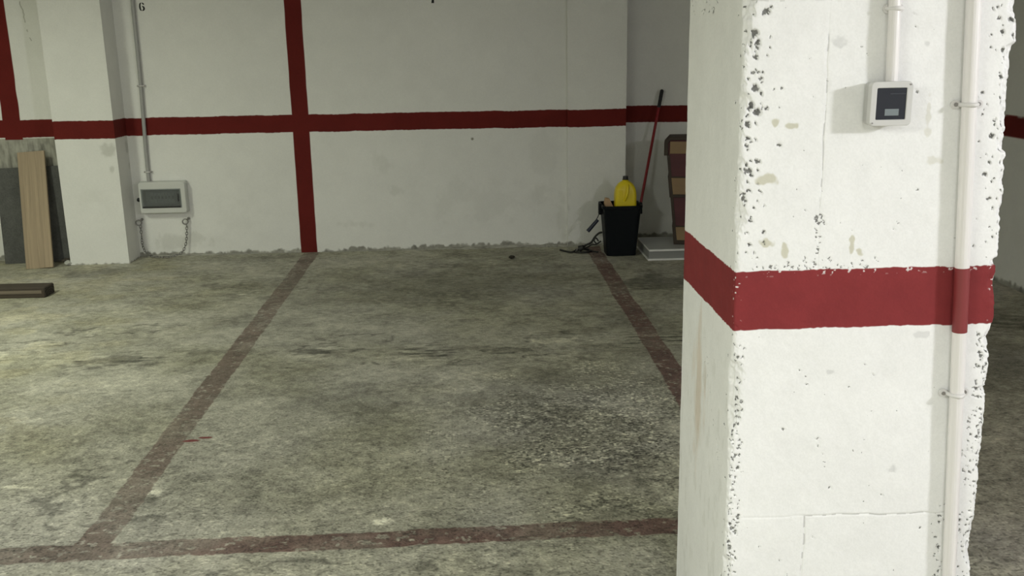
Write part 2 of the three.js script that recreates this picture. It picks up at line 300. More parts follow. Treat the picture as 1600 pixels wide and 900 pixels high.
// ------------------------------------------------------------------ pillar
// outline in plan: left face x≈.585, front z=-2.06, right face x≈1.18, back z=-2.57
{
  const xl = y => .591 - .006 * sst(.2, 1.7, y), xr = y => 1.209 - .0215 * y, zf = -2.06, zb = -2.57;
  const S = [.50, .60, .50, .60], cum = [0, .5, 1.1, 1.6, 2.2];
  const uOf = s => s <= .5 ? s / .5 * .32 : s <= 1.1 ? .32 + (s - .5) / .6 * .54 : s <= 1.6 ? .86 + (s - 1.1) / .5 * .07 : .93 + (s - 1.6) / .6 * .07;
  const sOf = u => u <= .32 ? u / .32 * .5 : u <= .86 ? .5 + (u - .32) / .54 * .6 : u <= .93 ? 1.1 + (u - .86) / .07 * .5 : 1.6 + (u - .93) / .07 * .6;
  // voids in the cast surface: s along the outline, height, radius, depth
  const pits = []; seed = 777;
  const addPit = (s, y, r, d, el = 1, big) => pits.push([s, y, big ? r : r * .62, big ? d : d * .7, el]);
  for (let i = 0; i < 80; i++) addPit(.512 + Math.pow(rnd(), 1.8) * .05, 1.12 + rnd() * .62, .003 + rnd() * rnd() * .008, .004 + rnd() * .006, .6 + rnd());
  for (let i = 0; i < 150; i++) addPit(.503 + Math.pow(rnd(), 2.2) * .026, .2 + rnd() * .75, .0025 + rnd() * .0035, .003 + rnd() * .004, .7 + rnd());
  for (let i = 0; i < 60; i++) addPit(.5 - Math.pow(rnd(), 2) * .05, .25 + rnd() * 1.5, .0025 + rnd() * .004, .003, .7 + rnd());
  for (let i = 0; i < 70; i++) addPit(1.092 - Math.pow(rnd(), 1.6) * .07, 1.12 + rnd() * .62, .0025 + rnd() * rnd() * .008, .004 + rnd() * .005, .6 + rnd());
  for (let i = 0; i < 260; i++) { const y = .25 + Math.pow(rnd(), 1.3) * .7; addPit(1.095 - Math.pow(rnd(), 1.4) * (.03 + .06 * sst(.8, .45, y)), y, .002 + rnd() * rnd() * .006, .003 + rnd() * .005, .7 + rnd()); }
  for (let i = 0; i < 130; i++) { const y = .25 + rnd() * 1.5; if (y > BAND0 - .01 && y < BAND1 + .01) continue; addPit(.53 + rnd() * .55, y, .0014 + rnd() * rnd() * .0035, .0025 + rnd() * .002, .6 + rnd()); }
  for (let i = 0; i < 26; i++) addPit(.5 + .185 + (rnd() - .5) * .02 + .0, 1.115 + rnd() * .12, .002 + rnd() * .003, .003, 1 + rnd());
  for (let i = 0; i < 46; i++) addPit(.53 + rnd() * .28, 1.108 + rnd() * rnd() * .03, .002 + rnd() * .004, .003, .5 + rnd() * .5);
  for (let i = 0; i < 40; i++) { const t = rnd(); addPit(.24 + t * .2 + (rnd() - .5) * .03, .86 - t * .28 + (rnd() - .5) * .04, .002 + rnd() * .003, .003, .5); }
  for (let i = 0; i < 40; i++) addPit(.02 + rnd() * .26, 1.67 + rnd() * .05, .002 + rnd() * .004, .004, 1.3);
  [[.522, 1.62, .011, .008], [.545, 1.662, .008, .006], [.526, 1.57, .007, .006], [.515, 1.43, .008, .007], [.52, 1.33, .009, .006], [.512, 1.27, .008, .006], [1.085, 1.64, .009, .007], [1.088, 1.555, .010, .007], [1.07, 1.52, .006, .006], [1.09, 1.42, .010, .008], [.523, 1.47, .010, .009], [.535, 1.455, .009, .009], [.518, 1.40, .007, .007], [.53, 1.60, .009, .008], [.528, 1.505, .011, .007], [.54, 1.35, .007, .006], [.585, 1.385, .006, .005], [.585, 1.505, .004, .004], [.583, 1.465, .003, .003], [1.06, 1.395, .008, .006]].forEach(p => addPit(p[0], p[1], p[2] * .85, p[3] * .9, .7 + rnd() * .9, true));
  const cell = .02, grid = new Map();
  pits.forEach((p, i) => { const r = p[2] * 1.6; for (let a = Math.floor((p[0] - r) / cell); a <= Math.floor((p[0] + r) / cell); a++) for (let b = Math.floor((p[1] - r) / cell); b <= Math.floor((p[1] + r) / cell); b++) { const k = a * 4096 + b; if (!grid.has(k)) grid.set(k, []); grid.get(k).push(p); } });
  const pitAt = (s, y) => { // 0 outside, up to 1 in a void; depth in metres
    const L = grid.get(Math.floor(s / cell) * 4096 + Math.floor(y / cell)); if (!L) return [0, 0];
    let m = 0, d = 0;
    const wx = (fbm(s * 260, y * 260, 2, 171) - .5) * .008, wy = (fbm(s * 260 + 50, y * 260, 2, 173) - .5) * .008;
    for (const p of L) { const q = Math.hypot((s - p[0] + wx) / p[4], y - p[1] + wy) / p[2]; if (q < 1.1) { const k = 1 - sst(.55, 1.05, q); if (k > m) m = k; if (k * p[3] > d) d = k * p[3]; } }
    return [m, d];
  };
  // joints left by the formwork boards: grooves in the front face
  const grooves = (s, y) => {
    let d = 0;
    if (s > .5 && s < 1.1) {
      const f = s - .5, w1 = (vn(y * 25, 1, 181) - .5) * .004;
      if (y > BAND1 && y < 1.69) d = Math.max(d, (1 - sst(.0006, .0028, Math.abs(f - .1835 + w1))) * (.35 + .65 * sst(.35, .6, vn(y * 14, 5, 183))));
      if (y < .502) d = Math.max(d, 1 - sst(.001, .0034, Math.abs(f - .186 + w1)));
      const yy = .506 - .0135 * f + (vn(f * 30, 2, 185) - .5) * .005;
      if (f < .53) d = Math.max(d, (1 - sst(.0006, .003, Math.abs(y - yy))) * (.45 + .55 * sst(.17, .2, f)));
      if (f < .2) d = Math.max(d, .8 * (1 - sst(.0006, .003, Math.abs(y - 1.684 + (vn(f * 40, 8, 187) - .5) * .004))));
    } else if (s < .5) {
      const w1 = (vn(y * 20, 3, 189) - .5) * .005;
      if (y < BAND0) d = Math.max(d, .5 * (1 - sst(.0006, .0028, Math.abs(s - .315 + w1))));
    }
    return d;
  };
  // wear of the long corners, inwards along both faces
  const corner = (s, y) => {
    let e = 0;
    for (const c of [.5, 1.1]) {
      const t = Math.abs(s - c); if (t > .045) continue;
      const chip = sst(.5, .8, fbm(y * 13, c * 9, 4, 191)) * 1.1 + .40 * sst(.3, .9, fbm(y * 110 + t * 60, c * 7 + t * 90, 3, 193)), inBand = y > BAND0 && y < BAND1 ? .4 : 1;
      const low = c === 1.1 ? 1.25 : 1;
      const w = .010 + .022 * chip;
      e = Math.max(e, inBand * low * (.002 + .0095 * chip) * Math.pow(1 - sst(0, w, t), 1.3));
    }
    return e;
  };
  const beige = [[.643, 1.309, .022, .012], [.655, 1.170, .016, .010], [.694, 1.157, .008, .020], [.845, 1.160, .007, .024], [.862, 1.141, .009, .010], [.998, 1.45, .007, .036], [1.003, 1.405, .012, .014], [.66, 1.435, .012, .010], [1.02, 1.345, .018, .010], [.695, 1.425, .018, .007]];
  const greys = [[1.018, .947, .018, .009], [.81, .865, .012, .006], [.975, .62, .011, .012], [.742, .32, .011, .016], [.795, 1.60, .02, .012], [.985, 1.59, .009, .009]];
  const tx = maps(2048, 2048, (u, v, o) => {
    const s = sOf(u), y = v * ROOM.h, X = .085 + s;                // X equals world x on the front face
    const n1 = fbm(s * 4, y * 4, 4, 201), n2 = fbm(s * 22, y * 22, 3, 203), n3 = vn(s * 300, y * 300, 207), n4 = fbm(s * 80, y * 80, 2, 209);
    const k = 1 + .05 * (n1 - .5) + .07 * (n2 - .5) + .05 * (n3 - .5);
    let r = .83 * k, g = .83 * k, b = .815 * k, h = .6 + .10 * (n2 - .5) + .12 * (n4 - .5) + .06 * (n3 - .5);
    if (s < .5) { // brown water streaks and scuffs low on the left face
      const sd = Math.hypot((s - .20 - .10 * (fbm(y * 6, 2, 2, 211) - .5)) / .09, (y - .70) / .22) + (fbm(s * 30, y * 9, 4, 212) - .5) * 1.6;
      const st = 1 - sst(.25, 1.0, sd); r *= 1 - .14 * st; g *= 1 - .22 * st; b *= 1 - .30 * st;
      const sc = sst(.60, .72, fbm(s * 45, y * 18, 4, 213)) * sst(.98, .8, y); r *= 1 - .08 * sc; g *= 1 - .08 * sc; b *= 1 - .09 * sc;
    }
    if (s > .5 && s < 1.1) {
      for (const q of beige) { const d = Math.hypot((X - q[0]) / q[2], (y - q[1]) / q[3]) + (n4 - .5) * 1.1 + (n2 - .5); const a = (q[0] > .98 ? .35 : .75) * (1 - sst(.55, 1.05, d)); if (a > 0) { r = lerp(r, .52, a); g = lerp(g, .50, a); b = lerp(b, .37, a); } }
      for (const q of greys) { const d = Math.hypot((X - q[0]) / q[2], (y - q[1]) / q[3]) + (n4 - .5) * 1.5; const a = .35 * (1 - sst(.5, 1.1, d)); if (a > 0) { r = lerp(r, .45, a); g = lerp(g, .45, a); b = lerp(b, .44, a); } }
    }
    const w = (vn(s * 14, 1, 221) - .5) * .004 + (vn(s * 120, 2, 223) - .5) * .0025, e = .001;
    const red = sst(BAND0 - e, BAND0 + e, y + w) * (1 - sst(BAND1 - e, BAND1 + e, y + w));
    if (red > 0) {
      const t = 1 + .2 * (n2 - .5) + .1 * (n1 - .5) + .06 * (n3 - .5);
      // flakes where the white ground shows through
      const ed = Math.min(Math.abs(s - .5), Math.abs(s - 1.1)), fk = sst(.72, .77, fbm(s * 120, y * 140, 2, 225)) * Math.max(sst(.02, .004, ed), .9 * (s > .5 ? 1 : 0) * sst(BAND1 - .016, BAND1 - .004, y));
      const a = red * (1 - .8 * fk); r = lerp(r, RED[0] * t, a); g = lerp(g, RED[1] * t, a); b = lerp(b, RED[2] * t, a);
    }
    const p = pitAt(s, y);
    if (p[0] > 0 && red < .5) { const c = .16 * (1 + .8 * (n4 - .5)); const a = sst(.35, .85, p[0]) * .9; r = lerp(r, c, a); g = lerp(g, c, a); b = lerp(b, c * .93, a); }  // voids show bare grey concrete, its colour darkened to paint in their shade
    const gr = grooves(s, y); h -= .35 * gr; h -= .45 * p[0];
    if (gr > .4 && vn(s * 90, y * 60, 231) > .5) { const a = (gr - .4) * .9; r = lerp(r, .38, a); g = lerp(g, .37, a); b = lerp(b, .36, a); }
    o[0] = r; o[1] = g; o[2] = b; o[3] = h;
  });
  const mat = new THREE.MeshPhysicalMaterial({ map: tx.map, bumpMap: tx.bump, bumpScale: .0022, roughness: .75, specularIntensity: .4 });
  const cols = [], rows = [];
  const addc = (a, b, n) => { for (let i = 0; i < n; i++) cols.push(lerp(a, b, i / n)); };
  addc(0, .44, 70); addc(.44, .5, 22); addc(.5, .57, 26); addc(.57, 1.0, 100); addc(1.0, 1.1, 40); addc(1.1, 1.14, 12); addc(1.14, 1.6, 8); addc(1.6, 2.2, 8); cols.push(2.2);
  const addr = (a, b, n) => { for (let i = 0; i < n; i++) rows.push(lerp(a, b, i / n)); };
  addr(0, .24, 8); addr(.24, 1.76, 480); addr(1.76, ROOM.h, 10); rows.push(ROOM.h);
  const P = [], U = [], I = [], nc = cols.length;
  for (const y of rows) for (const s of cols) {
    const L = xl(y), Rr = xr(y); let x, z, nx, nz;
    if (s <= .5) { const t = s / .5; x = L; z = lerp(zb, zf, t); nx = -1; nz = 0; }
    else if (s <= 1.1) { const t = (s - .5) / .6; x = lerp(L, Rr, t); z = zf; nx = 0; nz = 1; }
    else if (s <= 1.6) { const t = (s - 1.1) / .5; x = Rr; z = lerp(zf, zb, t); nx = 1; nz = 0; }
    else { const t = (s - 1.6) / .6; x = lerp(Rr, L, t); z = zb; nx = 0; nz = -1; }
    const ce = corner(s, y), p = pitAt(s, y)[1], gr = grooves(s, y) * .0012, rough = (fbm(s * 7 + 3, y * 7, 3, 241) - .5) * .004 + (fbm(s * 60, y * 60, 2, 243) - .5) * .0009;
    const inn = p + gr - rough;
    x -= nx * inn; z -= nz * inn;
    if (ce > 0) { if (Math.abs(s - .5) < .05) { x += ce; z -= ce * .8; } else { x -= ce; z -= ce * .8; } }
    P.push(x, y, z); U.push(uOf(s), y / ROOM.h);
  }
  for (let j = 0; j + 1 < rows.length; j++) for (let i = 0; i + 1 < nc; i++) { const a = j * nc + i, b = a + nc; I.push(a, a + 1, b, b, a + 1, b + 1); }
  const g = new THREE.BufferGeometry(); g.setAttribute('position', new THREE.Float32BufferAttribute(P, 3)); g.setAttribute('uv', new THREE.Float32BufferAttribute(U, 2)); g.setIndex(I); g.computeVertexNormals();
  const pillar = shadows(new THREE.Mesh(g, mat)); pillar.name = 'pillar';
  pillar.userData = { kind: 'structure', label: 'white concrete pillar with chipped corners and a red band', category: 'pillar' };
  scene.add(pillar);
}

// ------------------------------------------------------------------ conduits and box on the pillar
const pvcT = maps(64, 1024, (u, v, o) => { const n = fbm(v * 40, u * 6, 3, 251), m = fbm(v * 6, u * 2, 2, 253), k = 1 + .09 * (n - .5) + .1 * (m - .5); o[0] = .78 * k; o[1] = .755 * k; o[2] = .735 * k; o[3] = n; });
const pvc = new THREE.MeshStandardMaterial({ map: pvcT.map, bumpMap: pvcT.bump, bumpScale: .0006, roughness: .38 });
const redPaint = std(RED, .5);
const clipMat = std([.70, .685, .665], .4), screwMat = std([.34, .33, .32], .35, { metalness: .8 });
function clip(parent, cx, y, z, w, r, slope = 0) {   // saddle clip over a pipe: two ears and an arch
  const c = new THREE.Group(); c.name = 'clip'; parent.add(c); c.position.set(cx, y, z); c.rotation.z = slope;
  const pts = []; for (let i = 0; i <= 12; i++) { const t = i / 12 * Math.PI; pts.push([-Math.cos(t) * (r + .002), 0, Math.sin(t) * (r * 2 + .0025)]); }
  const path = [[-w / 2, 0, .003], [-r - .006, 0, .003], ...pts, [r + .006, 0, .003], [w / 2, 0, .003]];
  part('strap', tube(path, .0048, 60, 8), clipMat, c);
  for (const s of [-1, 1]) { const e = new THREE.CylinderGeometry(.0095, .0095, .006, 16); e.rotateX(Math.PI / 2); e.translate(s * (w / 2 - .003), 0, .003); part('ear', e, clipMat, c); const h = new THREE.CylinderGeometry(.0042, .0048, .003, 12); h.rotateX(Math.PI / 2); h.translate(s * (w / 2 - .003), 0, .007); part('screw', h, screwMat, c); }
}
{
  // long pipe down the front of the pillar; it drifts to the right on its way down
  const t = thing('conduit_pipe', 'long white plastic conduit running down the pillar through its red band', 'conduit', [0, 0, 0]);
  const X = y => 1.061 + .000 + (1.68 - y) * .0565, r = .0155, zc = -2.06 + r + .001;
  part('pipe', tube([[X(2.44), 2.44, zc], [X(1.7), 1.7, zc], [X(BAND1 + .01), BAND1 + .002, zc], [X(.96), .96, zc], [X(.4), .4, zc], [X(0.005), .005, zc]], r, 60, 24), pvc, t);
  part('painted_section', rod([X(.958), .957, zc], [X(1.106), 1.1065, zc], r + .0007, r + .0007, 24), redPaint, t, 'section of the pipe painted red with the band');
  clip(t, X(1.464), 1.464, -2.058, .056, r, .0); clip(t, X(.807) - .002, .807, -2.058, .056, r, .03); clip(t, X(2.1), 2.1, -2.058, .056, r);
}
{
  const t = thing('conduit_pipe', 'short white plastic conduit dropping into the grey switch box on pillar', 'conduit');
  const r = .0125, zc = -2.06 + .017;
  part('pipe', tube([[.863, 2.44, zc], [.8835, 1.8, zc], [.893, 1.68, zc], [.9, 1.505, zc]], r, 40, 24), pvc, t);
  clip(t, .896, 1.664, -2.058, .03, r); clip(t, .874, 2.1, -2.058, .05, r);
}
{
  const t = thing('switch_box', 'grey plastic switch box with dark cover screwed to the pillar', 'switch box', [.8905, 1.4705, -2.058]);
  const grey = std([.46, .455, .44], .42), dark = std([.024, .027, .036], .22);
  part('back_box', rbox(-.0425, .0425, -.0435, .0435, 0, .030, .006, 4), grey, t);
  // front frame: rounded square ring
  const o = new THREE.Shape(), hw = .043, hh = .044, c = .008;
  const rr = (s, a, b, c) => { s.moveTo(-a + c, -b); s.lineTo(a - c, -b); s.absarc(a - c, -b + c, c, -Math.PI / 2, 0); s.lineTo(a, b - c); s.absarc(a - c, b - c, c, 0, Math.PI / 2); s.lineTo(-a + c, b); s.absarc(-a + c, b - c, c, Math.PI / 2, Math.PI); s.lineTo(-a, -b + c); s.absarc(-a + c, -b + c, c, Math.PI, 1.5 * Math.PI); return s; };
  rr(o, hw, hh, c); const hole = rr(new THREE.Path(), .0335, .0345, .004); o.holes.push(hole);
  const fg = new THREE.ExtrudeGeometry(o, { depth: .014, bevelEnabled: true, bevelSize: .0018, bevelThickness: .0018, bevelSegments: 3, curveSegments: 8 }); fg.translate(0, 0, .028);
  part('frame', fg, std([.58, .575, .555], .4), t);
  const cover = part('cover', rbox(-.0333, .0333, -.0343, .0343, .028, .0415, .002, 2), dark, t, 'dark smoked cover');
  part('hinge_line', rbox(-.003, .030, .0195, .0215, .0412, .0422, .0004, 1), std([.045, .05, .062], .3), cover);
  part('window', rbox(-.0125, .0175, -.0245, -.0105, .041, .0424, .0006, 1), std([.20, .23, .24], .2), cover, 'small pale grey window');
  for (const [a, b] of [[-.0385, -.0395], [.0385, .0395]]) { const s = new THREE.CylinderGeometry(.0018, .0018, .0014, 10); s.rotateX(Math.PI / 2); s.translate(a, b, .0445); part('screw', s, screwMat, t); }
}

// ------------------------------------------------------------------ breaker box, conduit and chain on the back wall
const galvT = maps(64, 512, (u, v, o) => { const n = fbm(v * 60, u * 8, 3, 261), k = .37 * (1 + .3 * (n - .5)); o[0] = k; o[1] = k; o[2] = k * .97; o[3] = n; });
const galv = new THREE.MeshStandardMaterial({ map: galvT.map, roughness: .42 });
{
  const t = thing('conduit_pipe', 'thin grey conduit down the back wall into the breaker box', 'conduit');
  const z = -7.73;
  part('pipe', tube([[-2.495, 2.44, z], [-2.506, 1.95, z], [-2.512, 1.36, z], [-2.527, .83, z], [-2.529, .60, z]], .0145, 40, 16), galv, t);
  for (const [x, y] of [[-2.511, 1.35], [-2.528, .685]]) {
    const c = new THREE.Group(); c.name = 'clamp'; t.add(c); c.position.set(x, y, -7.75);
    part('ring', new THREE.TorusGeometry(.0185, .0045, 8, 24).rotateX(Math.PI / 2).translate(0, 0, .02), clipMat, c);
    part('base', rbox(-.033, .033, -.008, .008, 0, .012, .003, 2), clipMat, c);
    for (const s of [-1, 1]) part('screw', new THREE.CylinderGeometry(.006, .006, .02, 10).rotateX(Math.PI / 2).translate(s * .025, 0, .016), screwMat, c);
  }
}
{
  const t = thing('breaker_box', 'grey surface breaker box with smoked window on back wall', 'breaker box', [-2.418, .487, -7.75]);
  const grey = std([.56, .57, .545], .35), lid = std([.62, .63, .60], .28);
  part('base', rbox(-.182, .182, -.125, .125, 0, .045, .008, 3), grey, t);
  part('cover', (() => {
    const o = new THREE.Shape(), H = new THREE.Path();
    const R = (s, x0, x1, y0, y1, c) => { s.moveTo(x0 + c, y0); s.lineTo(x1 - c, y0); s.absarc(x1 - c, y0 + c, c, -Math.PI / 2, 0); s.lineTo(x1, y1 - c); s.absarc(x1 - c, y1 - c, c, 0, Math.PI / 2); s.lineTo(x0 + c, y1); s.absarc(x0 + c, y1 - c, c, Math.PI / 2, Math.PI); s.lineTo(x0, y0 + c); s.absarc(x0 + c, y0 + c, c, Math.PI, Math.PI * 1.5); };
    R(o, -.174, .174, -.117, .117, .014); R(H, -.160, .142, -.078, .066, .004); o.holes.push(H);
    const g = new THREE.ExtrudeGeometry(o, { depth: .03, bevelEnabled: true, bevelSize: .007, bevelThickness: .007, bevelSegments: 4, curveSegments: 8 }); g.translate(0, 0, .045); return g;
  })(), lid, t);
  part('recess', box(-.162, .144, -.08, .068, .046, .05), std([.12, .125, .125], .6), t);
  for (let i = 0; i < 7; i++) part('breaker', rbox(-.098 + i * .027, -.073 + i * .027, -.045, .035, .05, .062, .002, 1), std([.66, .67, .64], .5), t);
  part('breaker_panel', rbox(-.135, .105, -.058, .048, .050, .0535, .002, 1), std([.40, .41, .40], .5), t);
  for (let i = 0; i < 7; i++) part('breaker_switch', rbox(-.092 + i * .027, -.079 + i * .027, -.012, .012, .062, .070, .002, 1), std([.05, .05, .055], .4), t);
  const w = part('window', rbox(-.164, .146, -.082, .070, .079, .084, .002, 2), new THREE.MeshPhysicalMaterial({ color: new THREE.Color().setRGB(.50, .53, .54), roughness: .1, transmission: .85, thickness: 0, ior: 1.45 }), t, 'smoked clear window');
  part('lower_lip', rbox(-.158, .138, -.080, -.066, .0835, .0885, .002, 1), std([.02, .02, .022], .3), w);
  part('catch', rbox(.118, .128, -.03, .03, .0835, .089, .001, 1), std([.03, .03, .032], .35), w);
  const lk = part('lock', new THREE.CylinderGeometry(.016, .017, .022, 16).rotateZ(Math.PI / 2).translate(-.188, -.018, .05), std([.015, .015, .016], .4), t, 'black lock on the side');
  part('lock_knob', new THREE.SphereGeometry(.015, 14, 10).scale(.7, 1, 1).translate(-.20, -.018, .05), lk.material, lk);
}
{
  const t = thing('chain', 'slack steel chain hanging between two wall rings below breaker box', 'chain');
  const steel = std([.30, .295, .28], .38, { metalness: .85 });
  const curve = new THREE.CatmullRomCurve3([[-2.628, .262, -7.714], [-2.627, .19, -7.712], [-2.622, .095, -7.700], [-2.59, .045, -7.672], [-2.53, .022, -7.645], [-2.45, .016, -7.638], [-2.37, .020, -7.648], [-2.31, .045, -7.68], [-2.285, .10, -7.708], [-2.270, .19, -7.715], [-2.264, .262, -7.716]].map(p => V(...p)));
  const N = Math.round(curve.getLength() / .0215), link = new THREE.TorusGeometry(.0085, .0030, 6, 14); link.scale(1.0, 1.55, 1.0);
  for (let i = 0; i < N; i++) {
    const p = curve.getPointAt((i + .5) / N), tg = curve.getTangentAt((i + .5) / N), m = part('link', link, steel, t);
    m.position.copy(p); m.quaternion.setFromUnitVectors(V(0, 1, 0), tg).multiply(new THREE.Quaternion().setFromAxisAngle(V(0, 1, 0), (i % 2 ? Math.PI / 2 : 0) + .5));
  }
  for (const x of [-2.636, -2.268]) {
    const sx = x < -2.5 ? 1 : 1;
    part('wall_ring', new THREE.TorusGeometry(.021, .005, 8, 24).rotateY(.25 * sx).translate(x - .006, .282, -7.722), steel, t);
    part('ring_bolt', rod([x + .016, .305, -7.75], [x + .012, .302, -7.708], .006, .006, 12), steel, t);
    part('ring_nut', new THREE.CylinderGeometry(.012, .012, .008, 6).rotateX(Math.PI / 2).translate(x + .016, .305, -7.744), steel, t);
  }
}

// ------------------------------------------------------------------ boards and timber at the left
function woodMaps(w, h, base, contrast, s, fy = 1.2, fx = 26) {
  return maps(w, h, (u, v, o) => { const q = fbm(u * 3 + 5, v * fy, 3, s), n = fbm(u * fx + q * 6, v * fy * 1.3, 4, s + 3), f = vn(u * 160, v * 22, s + 7), k = 1 + contrast * (n - .5) + .5 * contrast * (q - .5) + .12 * (f - .5); o[0] = base[0] * k; o[1] = base[1] * k; o[2] = base[2] * k; o[3] = .5 + .5 * (n - .5) + .2 * (f - .5); });
}
// a sheet that leans back: foot line (x0..x1 at zFoot), height along the sheet, tilt and sideways lean
function leaning(w, len, th) { return rbox(-w / 2, w / 2, 0, len, -th, 0, Math.min(.003, th * .3), 2); }
{
  const m1 = maps(256, 512, (u, v, o) => { const n = fbm(u * 6, v * 9, 4, 301), f = fbm(u * 60, v * 90, 2, 303), c = .085 * (1 + .5 * (n - .5) + .4 * (f - .5)); o[0] = c; o[1] = c * 1.02; o[2] = c * .95; o[3] = f; });
  const p = shadows(new THREE.Mesh(leaning(.50, .75, .012), new THREE.MeshStandardMaterial({ map: m1.map, bumpMap: m1.bump, bumpScale: .001, roughness: .7 })));
  p.name = 'grey_panel'; p.position.set(-3.42, .004, -7.60); p.rotation.set(-.13, 0, .03); p.userData = { label: 'dark grey sheet panel leaning on back wall behind the wooden plank', category: 'panel' }; scene.add(p);
  const t2 = woodMaps(256, 1024, [.36, .28, .185], .5, 311);
  const b = shadows(new THREE.Mesh(leaning(.205, .905, .02), new THREE.MeshStandardMaterial({ map: t2.map, bumpMap: t2.bump, bumpScale: .0012, roughness: .68 })));
  b.name = 'wooden_plank'; b.position.set(-3.318, .002, -7.395); b.rotation.set(-.265, 0, .06); b.userData = { label: 'pale brown wooden plank leaning upright against the dark grey panel', category: 'plank' }; scene.add(b);
}
{
  const t = woodMaps(1024, 128, [.055, .042, .030], .7, 321, 12, 3), m = new THREE.MeshStandardMaterial({ map: t.map, bumpMap: t.bump, bumpScale: .004, roughness: .8 });
  const g = thing('timber_beam', 'short dark weathered timber beam lying on floor before the plank', 'timber', [-2.885, 0, -6.53], -.02);
  part('beam', rbox(-.95, 0, 0, .07, -.075, .075, .008, 3), m, g);
  const e = maps(128, 128, (u, v, o) => { const d = Math.hypot(u - .5, v - .2) * 26 + fbm(u * 6, v * 6, 2, 331) * 3, k = .032 * (1 + .5 * Math.sin(d) + .4 * (fbm(u * 20, v * 20, 2, 333) - .5)); o[0] = k * 1.2; o[1] = k; o[2] = k * .8; o[3] = .5; }, false);
  part('end_grain', rbox(-.006, .003, .004, .066, -.071, .071, .003, 2), new THREE.MeshStandardMaterial({ map: e.map, roughness: .85 }), g, 'dark sawn end of the beam');
  const l = woodMaps(512, 64, [.17, .14, .105], .5, 341, 9, 3);
  part('pale_edge', rbox(-.94, -.02, .030, .052, .0735, .0765, .001, 1), new THREE.MeshStandardMaterial({ map: l.map, roughness: .8 }), g, 'paler worn strip along its side');
}

// ------------------------------------------------------------------ bucket and what is in and round it
const blackPlastic = new THREE.MeshPhysicalMaterial({ roughness: .5, specularIntensity: .25 }); blackPlastic.color.setRGB(.006, .008, .010);
function taperBox(w0, d0, w1, d1, y0, y1, r0, r1, seg = 6) { // open tapered tub wall, rounded corners, as a ring strip
  const ring = (w, d, r) => { const a = []; for (const [sx, sz, st] of [[1, 1, 0], [-1, 1, 1], [-1, -1, 2], [1, -1, 3]]) for (let i = 0; i <= seg; i++) { const t = st * Math.PI / 2 + i / seg * Math.PI / 2; a.push([sx * (w / 2 - r) + Math.cos(t) * r, sz * (d / 2 - r) + Math.sin(t) * r]); } return a; };
  const A = ring(w0, d0, r0), B = ring(w1, d1, r1), n = A.length, P = [], I = [];
  for (const q of A) P.push(q[0], y0, q[1]); for (const q of B) P.push(q[0], y1, q[1]);
  for (let i = 0; i < n; i++) { const j = (i + 1) % n; I.push(i, n + i, j, j, n + i, n + j); }
  const g = new THREE.BufferGeometry(); g.setAttribute('position', new THREE.Float32BufferAttribute(P, 3)); g.setIndex(I); return g.toNonIndexed();
}
function withNormals(gs) { const g = mergeGeometries(gs.map(q => { const k = q.index ? q.toNonIndexed() : q; k.deleteAttribute('uv'); k.deleteAttribute('normal'); return k; })); g.computeVertexNormals(); return g; }
const BX = 1.176, BZ = -7.40;
{
  const t = thing('bucket', 'black tapered plastic bucket holding the yellow jug', 'bucket', [BX, 0, BZ]);
  const cap = (w, d, y) => { const g = new THREE.BoxGeometry(w, .006, d); g.translate(0, y, 0); return g; };
  part('tub', withNormals([taperBox(.228, .20, .290, .262, .003, .375, .03, .035), taperBox(.222, .194, .284, .256, .008, .375, .028, .033), cap(.19, .165, .006), cap(.218, .14, .006), cap(.17, .19, .006)]), blackPlastic, t);
  part('rim', withNormals([taperBox(.292, .264, .312, .284, .372, .376, .036, .04), taperBox(.312, .284, .316, .288, .376, .398, .04, .042), taperBox(.284, .256, .316, .288, .398, .399, .033, .042), taperBox(.284, .256, .284, .256, .37, .399, .033, .033)]), blackPlastic, t);
  for (const s of [-1, 1]) part('handle_lug', rbox(s * .158 - .012, s * .158 + .012, .318, .404, -.03, .03, .005, 2), blackPlastic, t);
  // bail handle with its grip fallen to the left
  const h = part('handle', tube([[-.165, .335, .02], [-.185, .30, .05], [-.22, .255, .06], [-.265, .2, .06]], .0035, 24, 8), std([.05, .05, .055], .4, { metalness: .6 }), t);
  part('grip', (() => { const g = rod([-.182, .285, .055], [-.262, .196, .06], .0135, .0155, 14); return g; })(), std([.012, .016, .034], .4), h, 'dark blue grip of the bucket handle');
}
{
  const t = thing('brown_block', 'red-brown block inside the black bucket under the yellow jug', 'block', [BX + .0375, .012, BZ + .01]);
  part('block', rbox(-.056, .056, 0, .352, -.06, .07, .006, 2), std([.10, .045, .025], .8), t);
}
